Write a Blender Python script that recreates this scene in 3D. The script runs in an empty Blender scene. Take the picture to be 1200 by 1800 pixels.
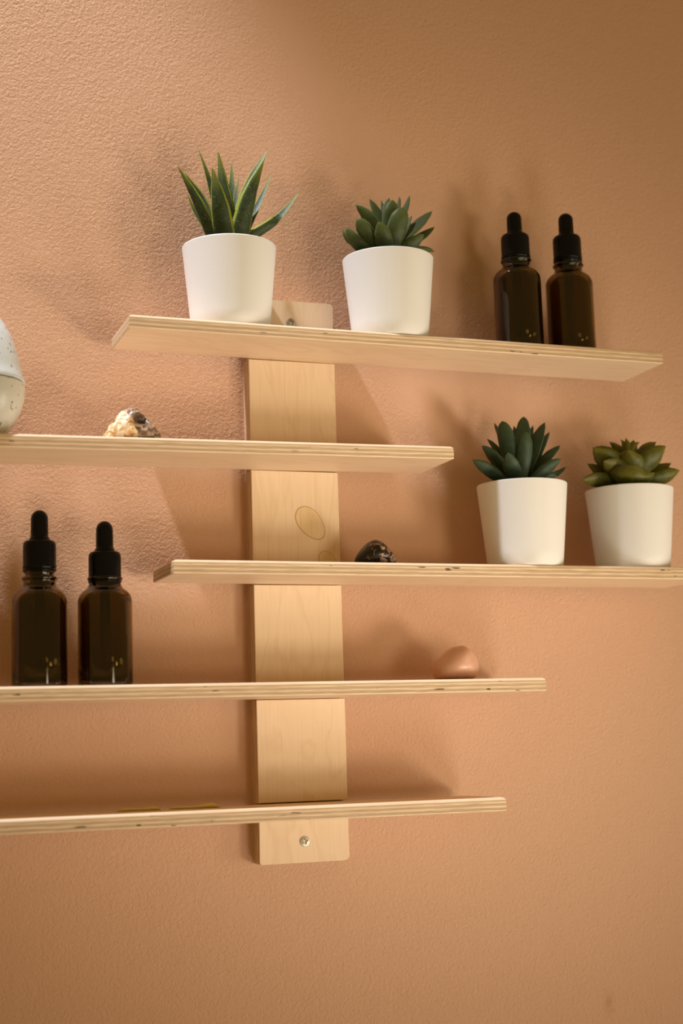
import bpy, bmesh, math, random
from mathutils import Vector, Matrix

sc = bpy.context.scene
col = sc.collection
PI = math.pi

# ---------------------------------------------------------------- camera
cam_d = bpy.data.cameras.new('camera')
cam = bpy.data.objects.new('camera', cam_d); col.objects.link(cam); sc.camera = cam
CAM = Vector((-0.3418, -1.04701, -0.15087))
yaw, pitch, roll = 0.34915, 0.14895, -0.03116
fwd = Vector((math.sin(yaw)*math.cos(pitch), math.cos(yaw)*math.cos(pitch), math.sin(pitch)))
rgt = Vector((math.cos(yaw), -math.sin(yaw), 0)); upv = rgt.cross(fwd)
r2 = rgt*math.cos(roll) + upv*math.sin(roll); u2 = -rgt*math.sin(roll) + upv*math.cos(roll)
m = Matrix((r2, u2, -fwd)).transposed().to_4x4(); m.translation = CAM
cam.matrix_world = m
cam_d.sensor_fit = 'VERTICAL'; cam_d.sensor_height = 36.0
cam_d.lens = 2720.95/1800*36.0
cam_d.clip_start = 0.05
cam_d.dof.use_dof = True; cam_d.dof.focus_distance = 1.075; cam_d.dof.aperture_fstop = 4.5

# ---------------------------------------------------------------- world and lamps
w = bpy.data.worlds.new('room_ambience'); sc.world = w; w.use_nodes = True
bg = w.node_tree.nodes['Background']
bg.inputs[0].default_value = (1.0, 0.62, 0.17, 1); bg.inputs[1].default_value = 0.25

def spot(name, loc, target, power, colour, radius, size, blend):
    d = bpy.data.lights.new(name, 'SPOT'); o = bpy.data.objects.new(name, d); col.objects.link(o)
    d.energy = power; d.color = colour; d.shadow_soft_size = radius
    d.spot_size = math.radians(size); d.spot_blend = blend
    o.location = loc
    o.rotation_euler = (Vector(target)-Vector(loc)).to_track_quat('-Z', 'Y').to_euler()
    return o
# warm lamps low at front right; the last two are added fills
WARM = (1.0, 0.88, 0.72)
spot('side_lamp_light', (1.35, -0.78, -0.45), (0.06, 0, 0.04), 16, WARM, 0.25, 90, 1.0)
spot('floor_lamp_light', (0.80, -1.10, -0.60), (0.03, 0, -0.005), 27, (1.0, 0.86, 0.66), 0.15, 33, 1.0)
spot('underside_fill_light', (0.30, -0.80, -0.80), (0.08, 0, 0.14), 11.5, (1.0, 0.92, 0.84), 0.20, 56, 1.0)  # added uplight, brightens the shelf undersides and upper wall
spot('shadow_fill_light', (0.45, -1.30, -0.25), (0.045, 0, 0.03), 17, (1.0, 0.85, 0.58), 0.20, 28, 1.0)  # added fill spot, lifts the shadows between the shelves
# ceiling downlight close to the wall, up on the left
bx_, by_, bz_ = -0.60, -0.195, 1.35
spot('ceiling_downlight', (bx_, by_, bz_), (bx_+0.30*1.25, -0.02, bz_-1.25), 103, (0.98, 1.0, 1.05), 0.022, 34.5, 0.72)

sc.view_settings.view_transform = 'Standard'; sc.view_settings.look = 'None'
sc.view_settings.exposure = 0.28; sc.view_settings.gamma = 1.0
sc.view_settings.use_curve_mapping = False

# ---------------------------------------------------------------- helpers
def link(name, mesh, mats, parent=None):
    o = bpy.data.objects.new(name, mesh); col.objects.link(o)
    for mm in (mats if isinstance(mats, (list, tuple)) else [mats]): mesh.materials.append(mm)
    if parent: o.parent = parent
    return o
def from_bm(name, bm, mats, parent=None, smooth=True, angle=None):
    me = bpy.data.meshes.new(name)
    bmesh.ops.recalc_face_normals(bm, faces=bm.faces)
    bm.to_mesh(me); bm.free()
    if smooth:
        me.polygons.foreach_set('use_smooth', [True]*len(me.polygons))
        if angle: me.set_sharp_from_angle(angle=math.radians(angle))
    return link(name, me, mats, parent)
def empty(name, loc, label, cat, group=None, rz=0):
    o = bpy.data.objects.new(name, None); col.objects.link(o); o.location = loc
    o.rotation_euler = (0, 0, rz); o.empty_display_size = 0.02
    o['label'] = label; o['category'] = cat
    if group: o['group'] = group
    return o
def tag(o, label, cat, group=None):
    o['label'] = label; o['category'] = cat
    if group: o['group'] = group
    return o
def lathe(prof, n=64, closed=False):
    """prof: list of (r, z)"""
    bm = bmesh.new(); rings = []
    for r, z in prof:
        if r < 1e-6: rings.append([bm.verts.new((0, 0, z))])
        else: rings.append([bm.verts.new((r*math.cos(2*PI*i/n), r*math.sin(2*PI*i/n), z)) for i in range(n)])
    pairs = list(zip(rings, rings[1:]))
    if closed: pairs.append((rings[-1], rings[0]))
    for a, b in pairs:
        for i in range(n):
            j = (i+1) % n
            if len(a) == 1 and len(b) == 1: continue
            if len(a) == 1: bm.faces.new((a[0], b[i], b[j]))
            elif len(b) == 1: bm.faces.new((a[i], a[j], b[0]))
            else: bm.faces.new((a[i], a[j], b[j], b[i]))
    return bm
def arc(cx, cz, r, a0, a1, n):
    return [(cx+r*math.cos(math.radians(a0+(a1-a0)*i/n)), cz+r*math.sin(math.radians(a0+(a1-a0)*i/n))) for i in range(n+1)]
def box(bm, x0, x1, y0, y1, z0, z1):
    v = [bm.verts.new(c) for c in ((x0,y0,z0),(x1,y0,z0),(x1,y1,z0),(x0,y1,z0),(x0,y0,z1),(x1,y0,z1),(x1,y1,z1),(x0,y1,z1))]
    for f in ((0,3,2,1),(4,5,6,7),(0,1,5,4),(1,2,6,5),(2,3,7,6),(3,0,4,7)): bm.faces.new([v[i] for i in f])
    return v

# ---------------------------------------------------------------- materials
class N:
    def __init__(s, name):
        s.m = bpy.data.materials.new(name); s.m.use_nodes = True
        s.t = s.m.node_tree; s.p = s.t.nodes['Principled BSDF']
    def n(s, kind, ins=None, **kw):
        nd = s.t.nodes.new(kind)
        for k, v in kw.items(): setattr(nd, k, v)
        for k, v in (ins or {}).items():
            if isinstance(v, bpy.types.NodeSocket): s.t.links.new(v, nd.inputs[k])
            else: nd.inputs[k].default_value = v
        return nd
    def set(s, **kw):
        for k, v in kw.items():
            k = k.replace('_', ' ')
            if isinstance(v, bpy.types.NodeSocket): s.t.links.new(v, s.p.inputs[k])
            else: s.p.inputs[k].default_value = v
    def coord(s, scale=(1,1,1), out='Object', loc=(0,0,0)):
        tc = s.n('ShaderNodeTexCoord')
        return s.n('ShaderNodeMapping', {'Vector': tc.outputs[out], 'Scale': scale, 'Location': loc}).outputs[0]
    def noise(s, vec, scale, detail=3, rough=0.5, dist=0.0):
        return s.n('ShaderNodeTexNoise', {'Vector': vec, 'Scale': scale, 'Detail': detail, 'Roughness': rough, 'Distortion': dist}).outputs[0]
    def ramp(s, fac, stops, interp='LINEAR'):
        nd = s.n('ShaderNodeValToRGB', {'Fac': fac}); e = nd.color_ramp.elements
        nd.color_ramp.interpolation = interp
        while len(e) > 1: e.remove(e[-1])
        e[0].position, e[0].color = stops[0][0], (*stops[0][1], 1)
        for pos, c in stops[1:]:
            k = e.new(pos); k.color = (*c, 1)
        return nd.outputs[0]
    def mix(s, fac, a, b, mode='MIX'):
        nd = s.n('ShaderNodeMix', data_type='RGBA', blend_type=mode)
        for i, v in ((0, fac), (6, a), (7, b)):
            if isinstance(v, bpy.types.NodeSocket): s.t.links.new(v, nd.inputs[i])
            elif i == 0: nd.inputs[0].default_value = v
            else: nd.inputs[i].default_value = (*v, 1)
        return nd.outputs[2]
    def math(s, op, a, b=0.0, c=0.0):
        nd = s.n('ShaderNodeMath', operation=op)
        for i, v in enumerate((a, b, c)):
            if isinstance(v, bpy.types.NodeSocket): s.t.links.new(v, nd.inputs[i])
            else: nd.inputs[i].default_value = v
        return nd.outputs[0]
    def bump(s, h, strength, dist):
        return s.n('ShaderNodeBump', {'Height': h, 'Strength': strength, 'Distance': dist}).outputs[0]

def G(v): return (v, v, v)

# painted, roller-stippled plaster
k = N('peach_plaster'); c = k.coord()
base = k.mix(k.noise(c, 3.0, 2), (0.61, 0.375, 0.255), (0.645, 0.40, 0.275))
base = k.mix(k.math('MULTIPLY', k.noise(c, 90, 4), 0.35), base, (0.55, 0.33, 0.215))
vd = k.n('ShaderNodeVectorMath', {0: k.n('ShaderNodeVectorMath', {0: c, 1: (0.237, 0.0, -0.346)}, operation='SUBTRACT').outputs[0], 1: (1.0, 0.0, 0.55)}, operation='MULTIPLY').outputs[0]
dist = k.n('ShaderNodeVectorMath', {0: vd}, operation='LENGTH').outputs['Value']
scuff = k.ramp(k.math('ADD', dist, k.math('MULTIPLY', k.math('SUBTRACT', k.noise(c, 260, 3), 0.5), 0.012)), [(0.0, G(0.45)), (0.0055, G(0))])
base = k.mix(scuff, base, (0.40, 0.21, 0.12))
k.set(Base_Color=base, Roughness=0.62, Specular_IOR_Level=0.25)
h1 = k.noise(c, 400, 3, 0.55, 0.7); h2 = k.noise(c, 900, 2, 0.5, 0.3); h3 = k.noise(c, 40, 2)
hh = k.math('ADD', k.math('MULTIPLY', h1, 1.0), k.math('ADD', k.math('MULTIPLY', h2, 0.3), k.math('MULTIPLY', h3, 0.5)))
k.set(Normal=k.bump(hh, 1.0, 0.00075)); M_WALL = k.m

# birch veneer: grain along a chosen axis
def birch(name, axis, tint=1.0):
    k = N(name)
    s = [24, 24, 24]; s[axis] = 6.5
    s2 = [700, 700, 700]; s2[axis] = 22
    rnd = k.n('ShaderNodeObjectInfo').outputs['Random']
    tc = k.n('ShaderNodeTexCoord').outputs['Object']
    off = k.n('ShaderNodeVectorMath', {0: tc, 1: k.n('ShaderNodeCombineXYZ', {0: rnd, 1: rnd, 2: rnd}).outputs[0]}, operation='ADD').outputs[0]
    v1 = k.n('ShaderNodeMapping', {'Vector': off, 'Scale': s}).outputs[0]
    v2 = k.n('ShaderNodeMapping', {'Vector': off, 'Scale': s2}).outputs[0]
    n1 = k.noise(v1, 1.0, 3, 0.5, 1.6)
    figure = k.ramp(n1, [(0.28, (0.775, 0.595, 0.42)), (0.45, (0.80, 0.625, 0.45)), (0.50, (0.755, 0.57, 0.39)), (0.55, (0.805, 0.63, 0.455)), (0.78, (0.785, 0.605, 0.43))])
    g = k.noise(v2, 1.0, 2)
    colr = k.mix(k.math('MULTIPLY', k.ramp(g, [(0.45, G(0)), (0.75, G(1))]), 0.25), figure, (0.66, 0.46, 0.28))
    k.set(Base_Color=colr, Roughness=0.5, Specular_IOR_Level=0.3, Normal=k.bump(g, 0.25, 0.0002))
    return k.m
M_BIRCH_X = birch('birch_veneer_lengthwise', 0)
M_BIRCH_Z = birch('birch_veneer_upright', 2)

# plywood edge: plies stacked along an axis (0..1 across thickness given by offset+scale)
def plyedge(name, axis, thick, org, along):
    k = N(name); tc = k.n('ShaderNodeTexCoord').outputs['Object']
    rnd = k.math('MULTIPLY', k.n('ShaderNodeObjectInfo').outputs['Random'], 7.0)
    sh = k.n('ShaderNodeCombineXYZ', {along: rnd}).outputs[0]
    tc = k.n('ShaderNodeVectorMath', {0: tc, 1: sh}, operation='ADD').outputs[0]      # each board its own stretch of veneer
    sep = k.n('ShaderNodeSeparateXYZ', {0: tc}).outputs
    s = [90, 90, 90]; s[along] = 9
    wob = k.noise(k.n('ShaderNodeMapping', {'Vector': tc, 'Scale': s}).outputs[0], 1.0, 2)
    u = k.math('ADD', k.math('DIVIDE', k.math('SUBTRACT', sep[axis], org), thick), k.math('MULTIPLY', k.math('SUBTRACT', wob, 0.5), 0.10))
    L, D, Dk = (0.80, 0.62, 0.43), (0.53, 0.38, 0.24), (0.40, 0.27, 0.16)
    Lm = (0.74, 0.56, 0.38)
    st = [(0.0, L), (0.09, L), (0.13, Dk), (0.17, D), (0.26, D), (0.31, L), (0.40, Lm), (0.44, D), (0.56, D), (0.60, Lm), (0.68, L), (0.73, D), (0.83, D), (0.87, Dk), (0.90, L), (1.0, L)]
    colr = k.ramp(u, st)
    s2 = [1500, 1500, 1500]; s2[along] = 70
    fib = k.noise(k.n('ShaderNodeMapping', {'Vector': tc, 'Scale': s2}).outputs[0], 1.0, 3, 0.6)
    colr = k.mix(k.math('MULTIPLY', k.ramp(fib, [(0.40, G(0)), (0.72, G(1))]), 0.55), colr, (0.36, 0.23, 0.125))
    colr = k.mix(k.math('MULTIPLY', k.ramp(fib, [(0.25, G(1)), (0.42, G(0))]), 0.4), colr, (0.80, 0.60, 0.41))
    s3 = [420, 420, 420]; s3[along] = 75
    vo = k.noise(k.n('ShaderNodeMapping', {'Vector': tc, 'Scale': s3}).outputs[0], 1.0, 1)
    colr = k.mix(k.ramp(vo, [(0.735, G(0)), (0.76, G(0.9))]), colr, (0.09, 0.05, 0.025))
    k.set(Base_Color=colr, Roughness=0.6, Specular_IOR_Level=0.25, Normal=k.bump(fib, 0.4, 0.0003))
    return k.m

# ---------------------------------------------------------------- wall
bm = bmesh.new(); box(bm, -1.6, 1.6, 0.0, 0.10, -1.5, 1.45)
wall = from_bm('wall_back', bm, M_WALL, smooth=False); wall['kind'] = 'structure'
wall['label'] = 'peach painted wall with fine roller stipple behind the shelf'

# ---------------------------------------------------------------- the wall shelf
BW, TB, SD, ST = 0.065, 0.01362, 0.05889, 0.00924      # upright width and depth, shelf depth and thickness
ZT, ZB = 0.16817, -0.23041
SHELVES = [  # top height at the upright, left end, right end, tilt
    (0.13299, -0.13063, 0.27078, -0.00764),
    (0.05248, -0.30400, 0.09785, 0.00920),
    (-0.02902, -0.10385, 0.29850, -0.00360),
    (-0.10909, -0.24150, 0.16093, 0.00024),
    (-0.18989, -0.27600, 0.12608, -0.00059)]
unit = empty('wall_shelf', (0, 0, ZB), 'pale birch plywood wall shelf of five staggered boards on one upright', 'shelf')
H0 = -ZB   # local z of world zero

M_UP_EDGE = plyedge('plywood_edge_upright', 1, TB, -TB, 2)
def rounded_rect(x0, x1, z0, z1, rads, n=6):
    """corner radii order: bottom-left, bottom-right, top-right, top-left"""
    pts = []
    for (cx, cz, a), r in zip(((x0, z0, 180), (x1, z0, 270), (x1, z1, 0), (x0, z1, 90)), rads):
        if r <= 0: pts.append((cx, cz)); continue
        ox = cx + (r if cx == x0 else -r); oz = cz + (r if cz == z0 else -r)
        pts += [(ox+r*math.cos(math.radians(a+90*i/n)), oz+r*math.sin(math.radians(a+90*i/n))) for i in range(n+1)]
    return pts
def slab(bm, pts, y0, y1):
    a = [bm.verts.new((x, y0, z)) for x, z in pts]; b = [bm.verts.new((x, y1, z)) for x, z in pts]
    n = len(pts); fs = [bm.faces.new(a), bm.faces.new(b[::-1])]
    for i in range(n): fs.append(bm.faces.new((a[i], b[i], b[(i+1) % n], a[(i+1) % n])))
    return a
bm = bmesh.new()
hw = BW/2
slab(bm, rounded_rect(-hw, hw, 0.0, ZT-ZB, (0.0012, 0.0036, 0.0030, 0.0012)), -0.0040, 0.0)     # back layer, full height
cuts = [ZB] + sum([[z-ST-0.0004, z+0.0008] for z, a, b, t in reversed(SHELVES)], []) + [ZT]
for i in range(0, len(cuts), 2):                                                                # front layers between the slots
    z0, z1 = cuts[i]-ZB, cuts[i+1]-ZB
    rd = [0.0, 0.0, 0.0, 0.0]
    if i == 0: rd[0], rd[1] = 0.0012, 0.0036
    if i == len(cuts)-2: rd[2], rd[3] = 0.0030, 0.0012
    before = set(bm.edges)
    a = slab(bm, rounded_rect(-hw, hw, z0, z1, rd), -TB, -0.0040)
    ring = {v for v in a}
    front = [e for e in bm.edges if e not in before and e.verts[0] in ring and e.verts[1] in ring]
    bmesh.ops.bevel(bm, geom=front, offset=0.0005, segments=2, affect='EDGES', profile=0.5)
bmesh.ops.recalc_face_normals(bm, faces=bm.faces)
for f in bm.faces: f.material_index = 0 if abs(f.normal.y) > 0.75 else 1
upright = from_bm('upright', bm, [M_BIRCH_Z, M_UP_EDGE], unit, smooth=False)

for i, (z, xl, xr, tl) in enumerate(SHELVES):
    bm = bmesh.new()
    # outline seen from above, with a tongue that enters the slot of the upright; z = 0 is the top face
    tw = hw-0.0010
    out = [(xl, -TB-SD), (xr, -TB-SD), (xr, -TB-0.0001), (tw, -TB-0.0001), (tw, -0.0050), (-tw, -0.0050), (-tw, -TB-0.0001), (xl, -TB-0.0001)]
    lo = [bm.verts.new((x, y, -ST)) for x, y in out]; hi = [bm.verts.new((x, y, 0)) for x, y in out]
    bm.faces.new(lo[::-1]); bm.faces.new(hi); n = len(out)
    for q in range(n): bm.faces.new((lo[q], lo[(q+1) % n], hi[(q+1) % n], hi[q]))
    bmesh.ops.recalc_face_normals(bm, faces=bm.faces)
    ed = [e for e in bm.edges if all(v.co.y < -TB for v in e.verts)]
    up = [e for e in ed if all(v.co.z > -1e-6 for v in e.verts)]
    lowe = [e for e in ed if all(v.co.z < -ST+1e-6 for v in e.verts)]
    bmesh.ops.bevel(bm, geom=lowe, offset=0.0005, segments=2, affect='EDGES', profile=0.5)
    bmesh.ops.bevel(bm, geom=[e for e in up if e.is_valid], offset=0.0025, segments=5, affect='EDGES', profile=0.5)
    bmesh.ops.recalc_face_normals(bm, faces=bm.faces)
    for f in bm.faces: f.material_index = 0 if abs(f.normal.z) > 0.3 else 1
    o = from_bm('shelf_board', bm, [M_BIRCH_X, None], unit, smooth=False)
    if i == 0: M_SH_EDGE = plyedge('plywood_edge_shelf', 2, ST, -ST, 0)
    o.data.materials[1] = M_SH_EDGE
    o.location = (0, 0, z-ZB); o.rotation_euler = (0, -math.atan(tl), -0.007 if i == 0 else 0)

# screws
k = N('zinc_screw'); k.set(Base_Color=(0.46, 0.43, 0.37, 1), Metallic=1.0, Roughness=0.48); M_ZINC = k.m
k = N('screw_recess'); k.set(Base_Color=(0.05, 0.045, 0.04, 1), Metallic=0.5, Roughness=0.6); M_RECESS = k.m
def screw(z, rot):
    R = 0.0036; na = 72
    rs = [0.0, 0.0005, 0.0009, 0.0011, 0.0013, 0.0015, 0.0017, 0.0019, 0.0021, 0.0024, 0.0030, 0.0034, 0.0036]
    bm = bmesh.new(); rings = []
    def hgt(r, a):
        q = abs(((a-rot+PI/4) % (PI/2))-PI/4)
        lim = 0.0020 if q < 0.33 else 0.0012
        return -0.0011 if r < lim-1e-6 else 0.0
    for r in rs:
        if r == 0: rings.append([bm.verts.new((0, 0.0011, 0))]); continue
        ring = []
        for i in range(na):
            a = 2*PI*i/na; h = hgt(r, a); dome = 0.0005*(1-(r/R)**2)
            if r == R: dome = -0.0004
            ring.append(bm.verts.new((r*math.cos(a), -(h+dome), r*math.sin(a))))
        rings.append(ring)
    for i in range(na): bm.faces.new((rings[0][0], rings[1][i], rings[1][(i+1) % na]))
    for a, b in zip(rings[1:], rings[2:]):
        for i in range(na): bm.faces.new((a[i], a[(i+1) % na], b[(i+1) % na], b[i]))
    for f in bm.faces: f.material_index = 1 if sum(v.co.y for v in f.verts)/len(f.verts) > 0.0001 and f.calc_center_median().length < 0.0022 else 0
    o = from_bm('screw', bm, [M_ZINC, M_RECESS], upright, smooth=True, angle=30)
    o.location = (0.0, -TB-0.0005, z-ZB)
    # shadowed countersink ring around the head
    return o
screw(0.1518, 0.5); screw(-0.2161, 0.35)

# oval repair patches let into the veneer
k = N('patch_veneer'); c = k.coord((160, 160, 40))
nn = k.noise(c, 1.0, 3, 0.6, 1.2)
k.set(Base_Color=k.ramp(nn, [(0.3, (0.70, 0.51, 0.28)), (0.5, (0.77, 0.58, 0.35)), (0.7, (0.68, 0.48, 0.25))]), Roughness=0.5); M_PATCH = k.m
k = N('patch_glue_line'); k.set(Base_Color=(0.52, 0.35, 0.17, 1), Roughness=0.6); M_GLUE = k.m
def patch(x, z, a, b, ang):
    n = 40; bm = bmesh.new()
    def ringv(s, y): return [bm.verts.new((x+(a*s*math.cos(t)*math.cos(ang)-(b*(1-0.12*math.cos(t)))*s*math.sin(t)*math.sin(ang)), y, z-ZB+(a*s*math.cos(t)*math.sin(ang)+(b*(1-0.12*math.cos(t)))*s*math.sin(t)*math.cos(ang)))) for t in (2*PI*i/n for i in range(n))]
    r0 = ringv(1.0, -TB); r1 = ringv(0.99, -TB-0.00012); r2_ = ringv(0.955, -TB-0.00010); r3 = ringv(0.94, -TB-0.00018)
    for p, q in ((r0, r1), (r1, r2_), (r2_, r3)):
        for i in range(n): bm.faces.new((p[i], p[(i+1) % n], q[(i+1) % n], q[i])).material_index = 1
    bm.faces.new(r3).material_index = 0
    return from_bm('veneer_patch', bm, [M_PATCH, M_GLUE], upright, smooth=False)
patch(0.0108, 0.0055, 0.0140, 0.0088, math.radians(-50))
patch(0.0235, -0.0220, 0.0090, 0.0058, math.radians(-50))

def shelf_z(i, x): return SHELVES[i][0] + SHELVES[i][3]*x

# ---------------------------------------------------------------- potted succulents
k = N('white_pot'); c = k.coord()
k.set(Base_Color=(0.74, 0.74, 0.75, 1), Roughness=0.45, Specular_IOR_Level=0.35, Normal=k.bump(k.noise(c, 900, 2), 0.25, 0.0002)); M_POT = k.m
k = N('dark_soil'); c = k.coord(); k.set(Base_Color=k.mix(k.noise(c, 600, 3), (0.02, 0.014, 0.01), (0.07, 0.045, 0.03)), Roughness=0.95, Normal=k.bump(k.noise(c, 500, 3), 1.0, 0.002)); M_SOIL = k.m

def leaf_mat(name, body, body2, edge, edge_w, tip, rough, bands=False):
    k = N(name)
    uv = k.n('ShaderNodeUVMap', uv_map='leaf').outputs[0]
    sp = k.n('ShaderNodeSeparateXYZ', {0: uv}).outputs
    au = k.math('ABSOLUTE', k.math('SUBTRACT', k.math('MULTIPLY', sp[0], 2.0), 1.0))
    c = k.coord()
    colr = k.mix(k.ramp(k.noise(c, 220, 3, 0.6), [(0.35, G(0)), (0.7, G(1))]), body, body2)
    e = k.ramp(au, [(edge_w, G(0)), (min(0.999, edge_w+0.12), G(1))])
    colr = k.mix(k.math('MULTIPLY', e, 0.85), colr, edge)
    t = k.ramp(sp[1], [(0.72, G(0)), (1.0, G(1))])
    colr = k.mix(k.math('MULTIPLY', t, 0.8), colr, tip)
    h = k.noise(c, 900, 2)
    if bands:
        b = k.noise(k.n('ShaderNodeMapping', {'Vector': uv, 'Scale': (5, 60, 1)}).outputs[0], 1.0, 2, 0.6, 0.3)
        line = k.ramp(b, [(0.58, G(0)), (0.68, G(1))])
        colr = k.mix(k.math('MULTIPLY', line, 0.30), colr, (0.22, 0.27, 0.14))
        h = k.math('ADD', h, k.math('MULTIPLY', line, 0.8))
    k.set(Base_Color=colr, Roughness=rough, Specular_IOR_Level=0.28, Normal=k.bump(h, 0.35, 0.0004))
    return k.m
M_ALOE = leaf_mat('aloe_leaf', (0.022, 0.040, 0.014), (0.040, 0.062, 0.018), (0.27, 0.31, 0.025), 0.76, (0.22, 0.25, 0.03), 0.5, True)
M_SUCC = leaf_mat('succulent_leaf', (0.042, 0.064, 0.020), (0.065, 0.092, 0.032), (0.10, 0.14, 0.052), 0.84, (0.09, 0.12, 0.035), 0.48)
M_SUCC2 = leaf_mat('blue_green_succulent_leaf', (0.022, 0.045, 0.024), (0.036, 0.066, 0.038), (0.055, 0.095, 0.05), 0.86, (0.05, 0.08, 0.035), 0.5)
M_ROSE = leaf_mat('olive_rosette_leaf', (0.055, 0.064, 0.008), (0.105, 0.115, 0.014), (0.15, 0.16, 0.02), 0.88, (0.14, 0.12, 0.015), 0.40)
k = N('plant_stem'); k.set(Base_Color=(0.045, 0.06, 0.02, 1), Roughness=0.6); M_STEM = k.m

def interp(tab, v):
    for (a, x), (b, y) in zip(tab, tab[1:]):
        if v <= b:
            t = (v-a)/(b-a); t = t*t*(3-2*t)*0.5 + t*0.5
            return x+(y-x)*t
    return tab[-1][1]
PROF = {'aloe': [(0, 0.85), (0.3, 1.0), (0.55, 0.86), (0.75, 0.56), (0.9, 0.24), (1, 0.015)],
        'succ': [(0, 0.42), (0.3, 0.72), (0.62, 1.0), (0.80, 0.88), (0.92, 0.52), (0.98, 0.18), (1, 0.02)],
        'round': [(0, 0.40), (0.3, 0.70), (0.66, 1.0), (0.84, 0.92), (0.95, 0.60), (0.99, 0.25), (1, 0.03)],
        'rose': [(0, 0.35), (0.35, 0.75), (0.66, 1.0), (0.82, 0.86), (0.93, 0.42), (0.98, 0.14), (1, 0.02)]}
def leaf(parent, pot_xy, spec, kind, mat, thick, cup, blend, rng):
    tip, mid, base, wd = [Vector(q) if isinstance(q, tuple) else q for q in spec]
    root = Vector((base.x*0.45, base.y*0.45, 0.050))
    pts = [root, base, mid, tip]
    # centre line through the four points (Catmull-Rom), evenly resampled
    ext = [pts[0]*2-pts[1]] + pts + [pts[-1]*2-pts[-2]]
    line = []
    for s in range(3):
        p0, p1, p2, p3 = ext[s:s+4]
        for q in range(12):
            t = q/12
            line.append(0.5*((2*p1)+(p2-p0)*t+(2*p0-5*p1+4*p2-p3)*t*t+(3*p1-p0-3*p2+p3)*t**3))
    line.append(tip)
    cum = [0]
    for a, b in zip(line, line[1:]): cum.append(cum[-1]+(b-a).length)
    nr = 18; cl = []
    for i in range(nr+1):
        v = i/nr; v = 1-(1-v)**1.25; d = v*cum[-1]; j = max(q for q in range(len(cum)) if cum[q] <= d+1e-9); j = min(j, len(line)-2)
        t = (d-cum[j])/max(1e-9, cum[j+1]-cum[j]); cl.append((v, line[j].lerp(line[j+1], min(1, t))))
    rad = Vector((tip.x-base.x, tip.y-base.y, 0))
    tang0 = Vector((0, 0, 1)).cross(rad)
    tang0 = tang0.normalized() if rad.length > 0.004 else Vector((1, 0, 0))
    view = (Vector((pot_xy[0], pot_xy[1], 0.05))-CAM).normalized()
    bm = bmesh.new(); uvl = bm.loops.layers.uv.new('leaf'); rings = []; ns = 12
    for i, (v, pnt) in enumerate(cl):
        a = cl[max(0, i-1)][1]; b = cl[min(nr, i+1)][1]; d = (b-a).normalized()
        vp = d.cross(view); vp = vp.normalized() if vp.length > 1e-3 else tang0
        tg = tang0 if tang0.dot(vp) >= 0 else -tang0
        wv = (tg*(1-blend)+vp*blend); wv = (wv-d*wv.dot(d)).normalized()
        nv = wv.cross(d).normalized()
        outward = Vector((pnt.x, pnt.y, 0)) + view*(-0.004)
        if nv.dot(outward) < 0: nv = -nv
        hwid = wd/2*interp(PROF[kind], v); th = hwid*thick + 0.0002
        ring = []
        for s in range(ns):
            an = 2*PI*s/ns; cu, su = math.cos(an), math.sin(an)
            xo = math.copysign(abs(cu)**0.9, cu)*hwid
            yo = su*th*(1.0 if su > 0 else 0.35) - cup*hwid*(cu*cu)*(1 if kind != 'aloe' else 1)*1.0
            ring.append((bm.verts.new(pnt + wv*xo + nv*yo), (cu+1)/2, v))
        rings.append(ring)
    for r0, r1 in zip(rings, rings[1:]):
        for s in range(ns):
            q = (r0[s], r0[(s+1) % ns], r1[(s+1) % ns], r1[s])
            f = bm.faces.new([e[0] for e in q])
            for lp, e in zip(f.loops, q): lp[uvl].uv = (e[1], e[2])
    for rr in (rings[0][::-1], rings[-1]):
        f = bm.faces.new([e[0] for e in rr])
        for lp, e in zip(f.loops, rr): lp[uvl].uv = (e[1], e[2])
    return from_bm('leaf', bm, mat, parent)

PH = 0.0615
def pot_mesh():
    rb, rt = 0.0272, 0.0328
    prof = [(0, 0.0006), (rb-0.003, 0.0006), (rb-0.0015, 0.0), (rb-0.0006, 0.0003), (rb, 0.0012)]
    prof += [(rb+(rt-rb)*i/6, 0.0012+(PH-0.0022)*i/6) for i in range(1, 7)]
    prof += [(rt+0.00005, PH-0.0005), (rt-0.0003, PH-0.0001), (rt-0.0008, PH), (rt-0.0014, PH-0.0002), (rt-0.0017, PH-0.0007), (rb-0.0012, 0.004), (0, 0.004)]
    return lathe(prof, 96)
def potted(i, x, y, leaves, kind, mat, thick, cup, blend, label, rounds=(), stem=0.070):
    e = empty('potted_succulent', (x, y, shelf_z(i, x)), label, 'potted plant', 'potted succulents on the shelf')
    from_bm('pot', pot_mesh(), M_POT, e, angle=50)
    bm = lathe([(0, 0.0535), (0.010, 0.0533), (0.020, 0.0525), (0.0302, 0.0515), (0.0300, 0.0485), (0, 0.0485)], 48)
    from_bm('soil', bm, M_SOIL, e)
    bm = lathe([(0.0060, 0.050), (0.0055, 0.058), (0.0042, stem-0.004), (0.0022, stem), (0, stem+0.001)], 16)
    from_bm('stem', bm, M_STEM, e)
    rng = random.Random(i*10+len(leaves))
    for j, s in enumerate(leaves):
        leaf(e, (x, y), s, ('round' if j in rounds else kind), mat, thick, cup, blend, rng)
    return e
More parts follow.
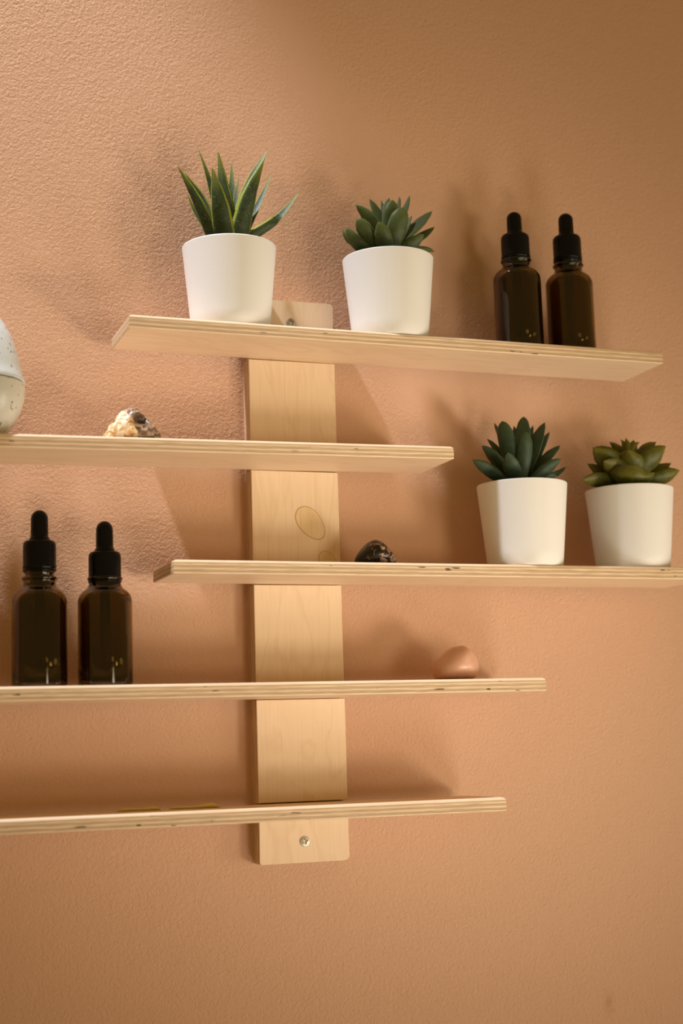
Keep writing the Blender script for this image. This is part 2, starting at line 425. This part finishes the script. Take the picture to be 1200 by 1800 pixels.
LEAVES_1 = [
  ((-0.0379,-0.0060,0.1167), (-0.0232,-0.0048,0.0908), (-0.0124,-0.0018,0.0678), 0.0097),
  ((-0.0290,0.0100,0.1184), (-0.0159,0.0080,0.0979), (-0.0082,0.0030,0.0697), 0.0074),
  ((-0.0258,0.0160,0.1057), (-0.0206,0.0128,0.0904), (-0.0115,0.0048,0.0700), 0.0056),
  ((-0.0175,0.0140,0.1389), (-0.0109,0.0112,0.1153), (-0.0048,0.0042,0.0762), 0.0069),
  ((-0.0163,-0.0180,0.1131), (-0.0106,-0.0144,0.0886), (-0.0048,-0.0054,0.0653), 0.0159),
  ((-0.0079,-0.0040,0.1314), (-0.0043,-0.0032,0.1048), (0.0004,-0.0012,0.0729), 0.0125),
  ((0.0076,0.0160,0.1323), (0.0066,0.0128,0.1146), (0.0041,0.0048,0.0772), 0.0083),
  ((0.0114,0.0100,0.1200), (0.0085,0.0080,0.1051), (0.0045,0.0030,0.0766), 0.0056),
  ((0.0312,0.0020,0.1389), (0.0176,0.0016,0.1126), (0.0057,0.0006,0.0740), 0.0111),
  ((0.0232,-0.0140,0.1245), (0.0125,-0.0112,0.0967), (0.0061,-0.0042,0.0666), 0.0153),
  ((0.0369,0.0120,0.1248), (0.0267,0.0096,0.1025), (0.0124,0.0036,0.0736), 0.0069),
  ((0.0523,-0.0040,0.1065), (0.0351,-0.0032,0.0850), (0.0109,-0.0012,0.0661), 0.0088),
]
LEAVES_2 = [
  ((-0.0306,0.0100,0.0851), (-0.0259,0.0080,0.0772), (-0.0098,0.0030,0.0650), 0.0070),
  ((-0.0342,-0.0080,0.0801), (-0.0262,-0.0064,0.0708), (-0.0102,-0.0024,0.0615), 0.0107),
  ((-0.0225,0.0020,0.1020), (-0.0137,0.0016,0.0932), (-0.0016,0.0006,0.0751), 0.0112),
  ((-0.0276,-0.0140,0.0858), (-0.0200,-0.0112,0.0765), (-0.0074,-0.0042,0.0629), 0.0124),
  ((-0.0086,0.0100,0.1104), (-0.0048,0.0080,0.1014), (0.0013,0.0030,0.0796), 0.0095),
  ((-0.0149,-0.0220,0.0817), (-0.0100,-0.0176,0.0727), (-0.0041,-0.0066,0.0590), 0.0132),
  ((0.0034,0.0160,0.1127), (0.0026,0.0128,0.1054), (0.0029,0.0048,0.0803), 0.0050),
  ((0.0055,0.0060,0.1111), (0.0029,0.0048,0.1027), (0.0026,0.0018,0.0793), 0.0091),
  ((0.0032,-0.0060,0.1050), (0.0024,-0.0048,0.0959), (0.0010,-0.0018,0.0728), 0.0136),
  ((0.0071,-0.0170,0.0959), (0.0028,-0.0136,0.0819), (0.0010,-0.0051,0.0633), 0.0153),
  ((0.0176,0.0160,0.1167), (0.0158,0.0128,0.1102), (0.0065,0.0048,0.0806), 0.0050),
  ((0.0243,0.0120,0.1168), (0.0208,0.0096,0.1086), (0.0088,0.0036,0.0821), 0.0058),
  ((0.0214,0.0020,0.0974), (0.0182,0.0016,0.0926), (0.0081,0.0006,0.0725), 0.0066),
  ((0.0375,0.0020,0.1025), (0.0253,0.0016,0.0906), (0.0072,0.0006,0.0724), 0.0099),
  ((0.0397,0.0040,0.0911), (0.0302,0.0032,0.0838), (0.0081,0.0012,0.0676), 0.0083),
  ((0.0232,-0.0140,0.0780), (0.0157,-0.0112,0.0719), (0.0031,-0.0042,0.0620), 0.0107),
  ((0.0442,0.0160,0.0762), (0.0357,0.0128,0.0761), (0.0123,0.0048,0.0690), 0.0066),
  ((-0.0186,0.0040,0.0782), (-0.0147,0.0032,0.0740), (-0.0035,0.0012,0.0649), 0.0074),
]
LEAVES_3 = [
  ((-0.0419,-0.0080,0.0774), (-0.0306,-0.0064,0.0715), (-0.0119,-0.0024,0.0602), 0.0104),
  ((-0.0314,-0.0020,0.0892), (-0.0233,-0.0016,0.0823), (-0.0093,-0.0006,0.0648), 0.0104),
  ((-0.0212,0.0100,0.0970), (-0.0161,0.0080,0.0900), (-0.0043,0.0030,0.0683), 0.0069),
  ((-0.0130,0.0140,0.1102), (-0.0116,0.0112,0.1036), (-0.0018,0.0042,0.0757), 0.0062),
  ((-0.0153,-0.0040,0.1076), (-0.0121,-0.0032,0.0936), (-0.0049,-0.0012,0.0662), 0.0141),
  ((-0.0206,-0.0220,0.0806), (-0.0164,-0.0176,0.0726), (-0.0071,-0.0066,0.0610), 0.0127),
  ((0.0073,0.0060,0.1140), (0.0058,0.0048,0.1030), (0.0014,0.0018,0.0711), 0.0118),
  ((-0.0019,-0.0140,0.0984), (-0.0016,-0.0112,0.0861), (-0.0020,-0.0042,0.0630), 0.0118),
  ((0.0039,0.0160,0.1092), (0.0031,0.0128,0.1030), (0.0008,0.0048,0.0759), 0.0055),
  ((0.0199,0.0160,0.1101), (0.0164,0.0128,0.1036), (0.0055,0.0048,0.0760), 0.0055),
  ((0.0225,0.0020,0.1095), (0.0158,0.0016,0.0970), (0.0045,0.0006,0.0682), 0.0108),
  ((0.0292,0.0080,0.1038), (0.0211,0.0064,0.0925), (0.0069,0.0024,0.0672), 0.0072),
  ((0.0331,0.0000,0.0921), (0.0212,0.0000,0.0820), (0.0055,0.0000,0.0639), 0.0086),
  ((0.0267,-0.0120,0.0795), (0.0173,-0.0096,0.0731), (0.0035,-0.0036,0.0604), 0.0104),
  ((0.0372,0.0000,0.0762), (0.0291,0.0000,0.0709), (0.0077,0.0000,0.0626), 0.0058),
  ((-0.0204,0.0080,0.0800), (-0.0153,0.0064,0.0742), (-0.0048,0.0024,0.0640), 0.0083),
]
LEAVES_4 = [
  ((-0.0430,-0.0060,0.0671), (-0.0297,-0.0048,0.0670), (-0.0033,-0.0018,0.0632), 0.0143),
  ((-0.0319,0.0040,0.0814), (-0.0223,0.0032,0.0758), (-0.0014,0.0012,0.0666), 0.0109),
  ((-0.0331,-0.0080,0.0913), (-0.0224,-0.0064,0.0834), (-0.0017,-0.0024,0.0689), 0.0192),
  ((-0.0085,0.0100,0.1001), (-0.0038,0.0080,0.0940), (0.0035,0.0030,0.0758), 0.0117),
  ((-0.0097,-0.0280,0.0756), (-0.0093,-0.0224,0.0688), (-0.0024,-0.0084,0.0621), 0.0335),
  ((-0.0091,-0.0180,0.0891), (-0.0069,-0.0144,0.0832), (-0.0010,-0.0054,0.0684), 0.0235),
  ((0.0254,-0.0140,0.0935), (0.0162,-0.0112,0.0845), (0.0038,-0.0042,0.0688), 0.0192),
  ((0.0298,0.0060,0.1007), (0.0207,0.0048,0.0943), (0.0060,0.0018,0.0742), 0.0126),
  ((0.0381,0.0000,0.0834), (0.0282,0.0000,0.0782), (0.0077,0.0000,0.0667), 0.0109),
  ((0.0388,-0.0100,0.0760), (0.0261,-0.0080,0.0702), (0.0073,-0.0030,0.0633), 0.0151),
  ((-0.0025,-0.0040,0.1005), (-0.0011,-0.0032,0.0963), (0.0012,-0.0012,0.0779), 0.0092),
  ((-0.0009,0.0060,0.1014), (0.0011,0.0048,0.0965), (0.0022,0.0018,0.0785), 0.0092),
  ((0.0079,-0.0060,0.0971), (0.0043,-0.0048,0.0940), (0.0025,-0.0018,0.0778), 0.0109),
  ((0.0115,0.0080,0.1019), (0.0095,0.0064,0.0979), (0.0042,0.0024,0.0786), 0.0100),
  ((-0.0193,0.0120,0.0964), (-0.0113,0.0096,0.0911), (0.0022,0.0036,0.0744), 0.0135),
  ((-0.0295,-0.0160,0.0800), (-0.0200,-0.0128,0.0766), (-0.0032,-0.0048,0.0670), 0.0168),
]
potted(0, -0.0531, -0.041, LEAVES_1, 'aloe', M_ALOE, 0.30, 0.25, 0.62, 'spiky aloe with yellow-edged pointed leaves in a white pot', stem=0.060)
potted(0, 0.0641, -0.0462, LEAVES_2, 'succ', M_SUCC, 0.42, 0.10, 0.60, 'white pot of fleshy green succulent on the top shelf beside the dropper bottles', rounds=(3, 8, 9), stem=0.078)
potted(2, 0.1629, -0.0460, LEAVES_3, 'succ', M_SUCC2, 0.42, 0.10, 0.60, 'dark blue-green succulent in a white pot on the third shelf, left of the olive rosette', rounds=(4, 6, 7), stem=0.078)
potted(2, 0.2550, -0.0405, LEAVES_4, 'rose', M_ROSE, 0.34, 0.28, 0.55, 'olive green rosette succulent in a white pot near the right edge', stem=0.082)

# ---------------------------------------------------------------- amber dropper bottles
k = N('amber_glass'); k.set(Base_Color=(0.20, 0.125, 0.022, 1), Transmission_Weight=1.0, Roughness=0.015, IOR=1.5); M_AMBER = k.m
k = N('black_plastic_cap'); k.set(Base_Color=(0.004, 0.004, 0.005, 1), Roughness=0.22, Specular_IOR_Level=0.14); M_CAP = k.m
k = N('black_rubber_bulb'); k.set(Base_Color=(0.003, 0.003, 0.0035, 1), Roughness=0.16, Specular_IOR_Level=0.16); M_RUBBER = k.m
k = N('clear_pipette'); k.set(Base_Color=(0.75, 0.70, 0.6, 1), Transmission_Weight=1.0, Roughness=0.05, IOR=1.45); M_PIP = k.m

BR = 0.01775
def bottle_glass():
    o = [(0, 0.0012), (0.010, 0.0012), (0.0135, 0.0), (0.0160, 0.0004)] + arc(BR-0.0018, 0.0020, 0.0018, -60, 0, 4)
    o += [(BR, 0.02), (BR, 0.0545)] + arc(BR-0.0095, 0.0550, 0.0095, 0, 62, 8)[1:]
    o += [(0.0112, 0.0650), (0.0104, 0.0668), (0.0104, 0.0685), (0.0106, 0.0690), (0.0112, 0.0694), (0.0116, 0.0702), (0.0114, 0.0711), (0.0106, 0.0716),
          (0.0092, 0.0720), (0.0092, 0.0730), (0.0098, 0.0736), (0.0098, 0.0742), (0.0092, 0.0748), (0.0092, 0.0758), (0.0098, 0.0764), (0.0098, 0.0770), (0.0092, 0.0776), (0.0092, 0.0810), (0.0088, 0.0815)]
    i = [(0.0068, 0.0815), (0.0066, 0.0800), (0.0066, 0.0700), (0.0072, 0.0665)] + [(r-0.0020, z-0.0018) for r, z in arc(BR-0.0095, 0.0550, 0.0095, 62, 0, 8)]
    i += [(BR-0.0018, 0.02), (BR-0.0018, 0.0060), (BR-0.0035, 0.0040), (0.008, 0.0034), (0, 0.0036)]
    return lathe(o+i, 64)
def cap_mesh():
    n = 120; prof = [(0.0078, 0.0006), (0.0106, 0.0), (0.0109, 0.0004), (0.0109, 0.0018), (0.0106, 0.0024), (0.0106, 0.0150), (0.0103, 0.0172), (0.0094, 0.0184), (0.0080, 0.0188), (0.0062, 0.0190), (0.0, 0.0190)]
    bm = lathe(prof, n)
    for v in bm.verts:                                       # fine gripping ribs on the skirt
        r = math.hypot(v.co.x, v.co.y)
        if 0.0023 < v.co.z < 0.0165 and r > 0.0100:
            i = round(math.atan2(v.co.y, v.co.x)/(2*PI)*n)
            s = 1.0 if i % 3 else 0.982
            v.co.x *= s; v.co.y *= s
    return bm
def bulb_mesh():
    prof = [(0.0068, 0.0), (0.0066, 0.0012), (0.0058, 0.0020), (0.0057, 0.0040), (0.0056, 0.0128)] + arc(0, 0.0128, 0.0056, 0, 90, 10)[1:]
    prof[-1] = (0, prof[-1][1])
    return lathe(prof, 40)
def bottle(i, x, y, lift, bulb_scale, label):
    e = empty('dropper_bottle', (x, y, shelf_z(i, x)), label, 'bottle', 'amber dropper bottles')
    from_bm('glass_body', bottle_glass(), M_AMBER, e, angle=60)
    cp = from_bm('cap', cap_mesh(), M_CAP, e, angle=40); cp.location.z = 0.0722+lift
    bm = lathe([(0.0094, 0), (0.0108, 0.0001), (0.0110, 0.0006), (0.0108, 0.0013), (0.0094, 0.0014)], 64, closed=True)
    rg = from_bm('tamper_ring', bm, M_CAP, cp); rg.location.z = -0.0017
    b = from_bm('dropper_bulb', bulb_mesh(), M_RUBBER, e); b.location.z = 0.0911+lift; b.scale = (1, 1, bulb_scale)
    bm = lathe([(0.0034, 0.086), (0.0034, 0.026), (0.0018, 0.016), (0.0013, 0.010), (0.0007, 0.010), (0.0012, 0.0165), (0.0026, 0.027), (0.0026, 0.086)], 24, closed=True)
    p = from_bm('pipette', bm, M_PIP, e); p.location.z = lift*0.8
    return e
bottle(0, 0.1688, -0.043, 0.0, 0.97, 'amber dropper bottle on the top shelf, nearer to the potted succulents')
bottle(0, 0.2124, -0.043, 0.0028, 0.99, 'rightmost amber dropper bottle on the top shelf')
bottle(3, -0.1856, -0.043, 0.0042, 1.09, 'amber dropper bottle at the left edge, cap raised above its threaded neck')
bottle(3, -0.1430, -0.043, -0.0026, 1.11, 'amber dropper bottle on the fourth shelf, the one nearer to the upright')

# ---------------------------------------------------------------- speckled ceramic vessel at the left edge
def ceramic(name, a, b, spot):
    k = N(name); c = k.coord()
    v = k.n('ShaderNodeTexVoronoi', {'Vector': c, 'Scale': 260.0, 'Randomness': 1.0}); 
    gate = k.ramp(k.noise(c, 120, 2), [(0.46, G(0)), (0.50, G(1))])
    d = k.ramp(v.outputs['Distance'], [(0.16, G(1)), (0.24, G(0))])
    v2 = k.n('ShaderNodeTexVoronoi', {'Vector': c, 'Scale': 620.0}); d2 = k.ramp(v2.outputs['Distance'], [(0.12, G(1)), (0.2, G(0))])
    f = k.math('MAXIMUM', k.math('MULTIPLY', d, gate), k.math('MULTIPLY', d2, 0.35))
    colr = k.mix(k.noise(c, 30, 2), a, b)
    k.set(Base_Color=k.mix(f, colr, spot), Roughness=0.28, Specular_IOR_Level=0.5)
    return k.m
M_CER1 = ceramic('speckled_glaze_pale', (0.54, 0.59, 0.62), (0.62, 0.67, 0.70), (0.14, 0.10, 0.08))
M_CER2 = ceramic('speckled_glaze_grey', (0.50, 0.50, 0.44), (0.57, 0.57, 0.51), (0.14, 0.09, 0.06))
xv, yv = -0.2265, -0.046
e = empty('ceramic_jar', (xv, yv, shelf_z(1, xv)), 'speckled pale grey egg-shaped ceramic jar cut by the left edge', 'jar')
pr = [(0, 0.0008), (0.0145, 0.0008), (0.0155, 0.0), (0.0172, 0.0008), (0.0205, 0.0052), (0.0245, 0.0115), (0.0280, 0.0185), (0.0303, 0.0260), (0.0310, 0.0320), (0.0308, 0.0366), (0.0300, 0.0372), (0.0280, 0.0372), (0.0275, 0.0300), (0.0180, 0.0080), (0, 0.0050)]
from_bm('bowl', lathe(pr, 72), M_CER2, e, angle=40)
pr = [(0.0285, 0.0378), (0.0300, 0.0378), (0.0309, 0.0384), (0.0309, 0.0398), (0.0300, 0.0412), (0.0285, 0.0480), (0.0262, 0.0580), (0.0228, 0.0680), (0.0182, 0.0770), (0.0130, 0.0838), (0.0070, 0.0880), (0, 0.0893)]
pr += [(0, 0.0870), (0.0110, 0.0820), (0.0200, 0.0690), (0.0260, 0.0500)]
from_bm('lid', lathe(pr, 72), M_CER1, e, angle=40)
bm = lathe([(0.0270, 0.0366), (0.0297, 0.0366), (0.0297, 0.0384), (0.0270, 0.0384)], 72, closed=True)
k = N('unglazed_seam'); k.set(Base_Color=(0.16, 0.12, 0.085, 1), Roughness=0.8)
from_bm('seam', bm, k.m, e, angle=40)

# ---------------------------------------------------------------- stones
def hsh(*a):
    r = random.Random(str(a)); return r.uniform(-1, 1)
from mathutils import noise as mn
def stone(name, sil, depth, sub, jit, mat, parent=None, seed=0, smooth=0):
    """closed pebble whose front outline follows sil [(x,z)...] (convex, base flat) with an elliptical depth"""
    bm = bmesh.new(); bmesh.ops.create_icosphere(bm, subdivisions=sub, radius=1.0)
    zc = max(z for x, z in sil)*0.42; xc = (min(x for x, z in sil)+max(x for x, z in sil))/2
    poly = [(x-xc, z-zc) for x, z in sil]; n = len(poly)
    def radius(a):
        dx, dz = math.cos(a), math.sin(a); best = 1e9
        for i in range(n):
            (x1, z1), (x2, z2) = poly[i], poly[(i+1) % n]; ex, ez = x2-x1, z2-z1
            den = dx*ez-dz*ex
            if abs(den) < 1e-12: continue
            t = (x1*ez-z1*ex)/den; u = (x1*dz-z1*dx)/den
            if t > 0 and -1e-6 <= u <= 1+1e-6: best = min(best, t)
        return best
    for v in bm.verts:
        x, y, z = v.co; a = math.atan2(z, x); r = math.hypot(x, z); rr = radius(a)
        p = Vector((xc+rr*r*math.cos(a), y*depth, zc+rr*r*math.sin(a)))
        nz = mn.fractal(p*140+Vector((seed, 0, 0)), 0.8, 2.0, 4)
        v.co = p + (p-Vector((xc, 0, zc))).normalized()*nz*jit
    for _ in range(smooth): bmesh.ops.smooth_vert(bm, verts=bm.verts, factor=0.5, use_axis_x=True, use_axis_y=True, use_axis_z=True)
    for v in bm.verts: v.co.z = max(0.0, v.co.z)
    return bm

# broken agate with a hollow
k = N('agate_rock'); c = k.coord(); sp = k.n('ShaderNodeSeparateXYZ', {0: c}).outputs
n1 = k.noise(c, 170, 4, 0.6, 0.6)
crust = k.ramp(k.noise(c, 210, 4, 0.65, 0.8), [(0.34, (0.30, 0.13, 0.035)), (0.42, (0.62, 0.36, 0.13)), (0.50, (0.80, 0.66, 0.44)), (0.62, (0.86, 0.78, 0.66))])
dxy = k.math('SQRT', k.math('ADD', k.math('POWER', k.math('SUBTRACT', sp[0], 0.0052), 2.0), k.math('POWER', k.math('MULTIPLY', k.math('SUBTRACT', sp[2], 0.0135), 1.3), 2.0)))
bands = k.math('FRACT', k.math('ADD', k.math('MULTIPLY', dxy, 150), k.math('MULTIPLY', n1, 2.6)))
ag = k.ramp(bands, [(0.0, (0.15, 0.085, 0.05)), (0.28, (0.30, 0.19, 0.12)), (0.42, (0.50, 0.41, 0.32)), (0.6, (0.36, 0.25, 0.17)), (0.75, (0.10, 0.055, 0.032)), (1.0, (0.15, 0.085, 0.05))])
side = k.ramp(k.math('ADD', k.math('ADD', k.math('MULTIPLY', sp[0], 26), k.math('MULTIPLY', sp[2], 12.5)), k.math('MULTIPLY', n1, 0.12)), [(0.165, G(0)), (0.185, G(1))])
colr = k.mix(side, crust, ag)
hole = k.ramp(k.math('ADD', dxy, k.math('MULTIPLY', k.math('SUBTRACT', n1, 0.5), 0.004)), [(0.0036, G(1)), (0.0042, G(0))])
colr = k.mix(hole, colr, (0.02, 0.01, 0.006))
k.set(Base_Color=colr, Roughness=0.38, Normal=k.bump(n1, 0.5, 0.001)); M_AGATE = k.m
sil = [(-0.0195, 0), (-0.0190, 0.004), (-0.0130, 0.0125), (-0.0060, 0.0205), (-0.0015, 0.0243), (0.0025, 0.0235), (0.0095, 0.0175), (0.0165, 0.0105), (0.0195, 0.0055), (0.0195, 0)]
bm = stone('agate', sil, 0.0135, 5, 0.0012, None, seed=3)
for v in bm.verts:
    d = math.hypot(v.co.x-0.0052, (v.co.z-0.0135)*1.3)
    if v.co.y < 0 and d < 0.0052: v.co.y += 0.0065*(1-(d/0.0052)**2)
    if v.co.y < 0 and v.co.x < 0.004: v.co.y += (0.004-v.co.x)*0.10
o = from_bm('rock', bm, M_AGATE)
o.location = (-0.1265, -0.052, shelf_z(1, -0.1265)); tag(o, 'cream and brown agate rock with a dark hollow on the second shelf', 'stone', 'stones on the shelf')

# dark tumbled stone
k = N('dark_jasper'); c = k.coord(); sp = k.n('ShaderNodeSeparateXYZ', {0: c}).outputs
v = k.n('ShaderNodeTexVoronoi', {'Vector': k.n('ShaderNodeMapping', {'Vector': c, 'Scale': (190, 190, 190)}).outputs[0], 'Scale': 1.0})
n1 = k.noise(c, 260, 4, 0.6, 0.8)
pat = k.ramp(k.math('ADD', n1, k.math('MULTIPLY', sp[0], 9.0)), [(0.44, (0.012, 0.010, 0.008)), (0.50, (0.03, 0.018, 0.010)), (0.545, (0.17, 0.09, 0.045)), (0.60, (0.34, 0.22, 0.16)), (0.70, (0.42, 0.31, 0.25))])
colr = k.mix(k.ramp(v.outputs['Distance'], [(0.55, G(0)), (0.68, G(0.9))]), pat, (0.012, 0.009, 0.007))
k.set(Base_Color=colr, Roughness=0.25, Specular_IOR_Level=0.35); M_JASPER = k.m
sil = [(-0.0160, 0), (-0.0162, 0.0035), (-0.0135, 0.0085), (-0.0095, 0.0130), (-0.0050, 0.0170), (-0.0010, 0.0186), (0.0030, 0.0178), (0.0065, 0.0150), (0.0105, 0.0105), (0.0145, 0.0065), (0.0165, 0.0030), (0.0165, 0)]
o = from_bm('tumbled_stone', stone('jasper', sil, 0.0120, 4, 0.0004, None, seed=8, smooth=4), M_JASPER)
o.location = (0.0447, -0.052, shelf_z(2, 0.0447)); tag(o, 'dark mottled tumbled stone with pinkish flecks beside the upright', 'stone', 'stones on the shelf')

# rose quartz
k = N('rose_quartz'); c = k.coord()
colr = k.mix(k.ramp(k.noise(c, 60, 3), [(0.35, G(0)), (0.65, G(1))]), (0.62, 0.34, 0.235), (0.70, 0.43, 0.32))
k.set(Base_Color=colr, Roughness=0.32, Subsurface_Weight=0.35, Subsurface_Radius=(0.010, 0.005, 0.004), Subsurface_Scale=0.6, Normal=k.bump(k.noise(c, 90, 3), 0.3, 0.0010)); M_QUARTZ = k.m
sil = [(-0.0165, 0), (-0.0180, 0.0055), (-0.0165, 0.0120), (-0.0120, 0.0172), (-0.0060, 0.0213), (0.0010, 0.0246), (0.0060, 0.0254), (0.0110, 0.0226), (0.0150, 0.0170), (0.0172, 0.0105), (0.0170, 0.0050), (0.0140, 0.0)]
bm = stone('quartz', sil, 0.0150, 4, 0.0008, None, seed=21, smooth=4)
o = from_bm('rose_quartz', bm, M_QUARTZ)
o.location = (0.1048, -0.045, shelf_z(3, 0.1048)); tag(o, 'pink rose quartz lump on the right half of the fourth shelf', 'stone', 'stones on the shelf')

# two thin yellowish sticks lying at the back of the lowest shelf
k = N('yellow_dry_wood'); c = k.coord((30, 300, 300)); k.set(Base_Color=k.mix(k.noise(c, 1.0, 3), (0.66, 0.50, 0.13), (0.80, 0.66, 0.22)), Roughness=0.7); M_STICK = k.m
def stick(x0, x1, y, h, seed, label):
    bm = bmesh.new(); n = 14; rings = []
    for i in range(n+1):
        t = i/n; x = (x1-x0)*(t-0.5)
        s = (0.55+0.25*math.sin(t*7+seed)*0.5+0.35*t**3)*min(1, 4*t+0.35)*min(1, 5*(1-t)+0.35)
        yy = 0.0015*math.sin(t*4+seed); zc = h*0.5
        ring = []
        for q in range(10):
            a = 2*PI*q/10
            ring.append(bm.verts.new((x, yy+0.0045*s*math.cos(a), max(0, h*0.5+h*0.5*s*1.1*math.sin(a)-h*0.5*(1-s)))))
        rings.append(ring)
    for a, b in zip(rings, rings[1:]):
        for q in range(10): bm.faces.new((a[q], a[(q+1) % 10], b[(q+1) % 10], b[q]))
    bm.faces.new(rings[0]); bm.faces.new(rings[-1])
    o = from_bm('wood_stick', bm, M_STICK)
    xc = (x0+x1)/2; o.location = (xc, y, shelf_z(4, xc)); tag(o, label, 'stick', 'yellowish sticks on the lowest shelf')
    return o
stick(-0.1343, -0.1056, -0.032, 0.0034, 0.3, 'thin yellowish stick on the lowest shelf, farther from the upright')
stick(-0.0991, -0.0654, -0.032, 0.0036, 2.1, 'thin yellowish stick on the lowest shelf, nearer to the upright')
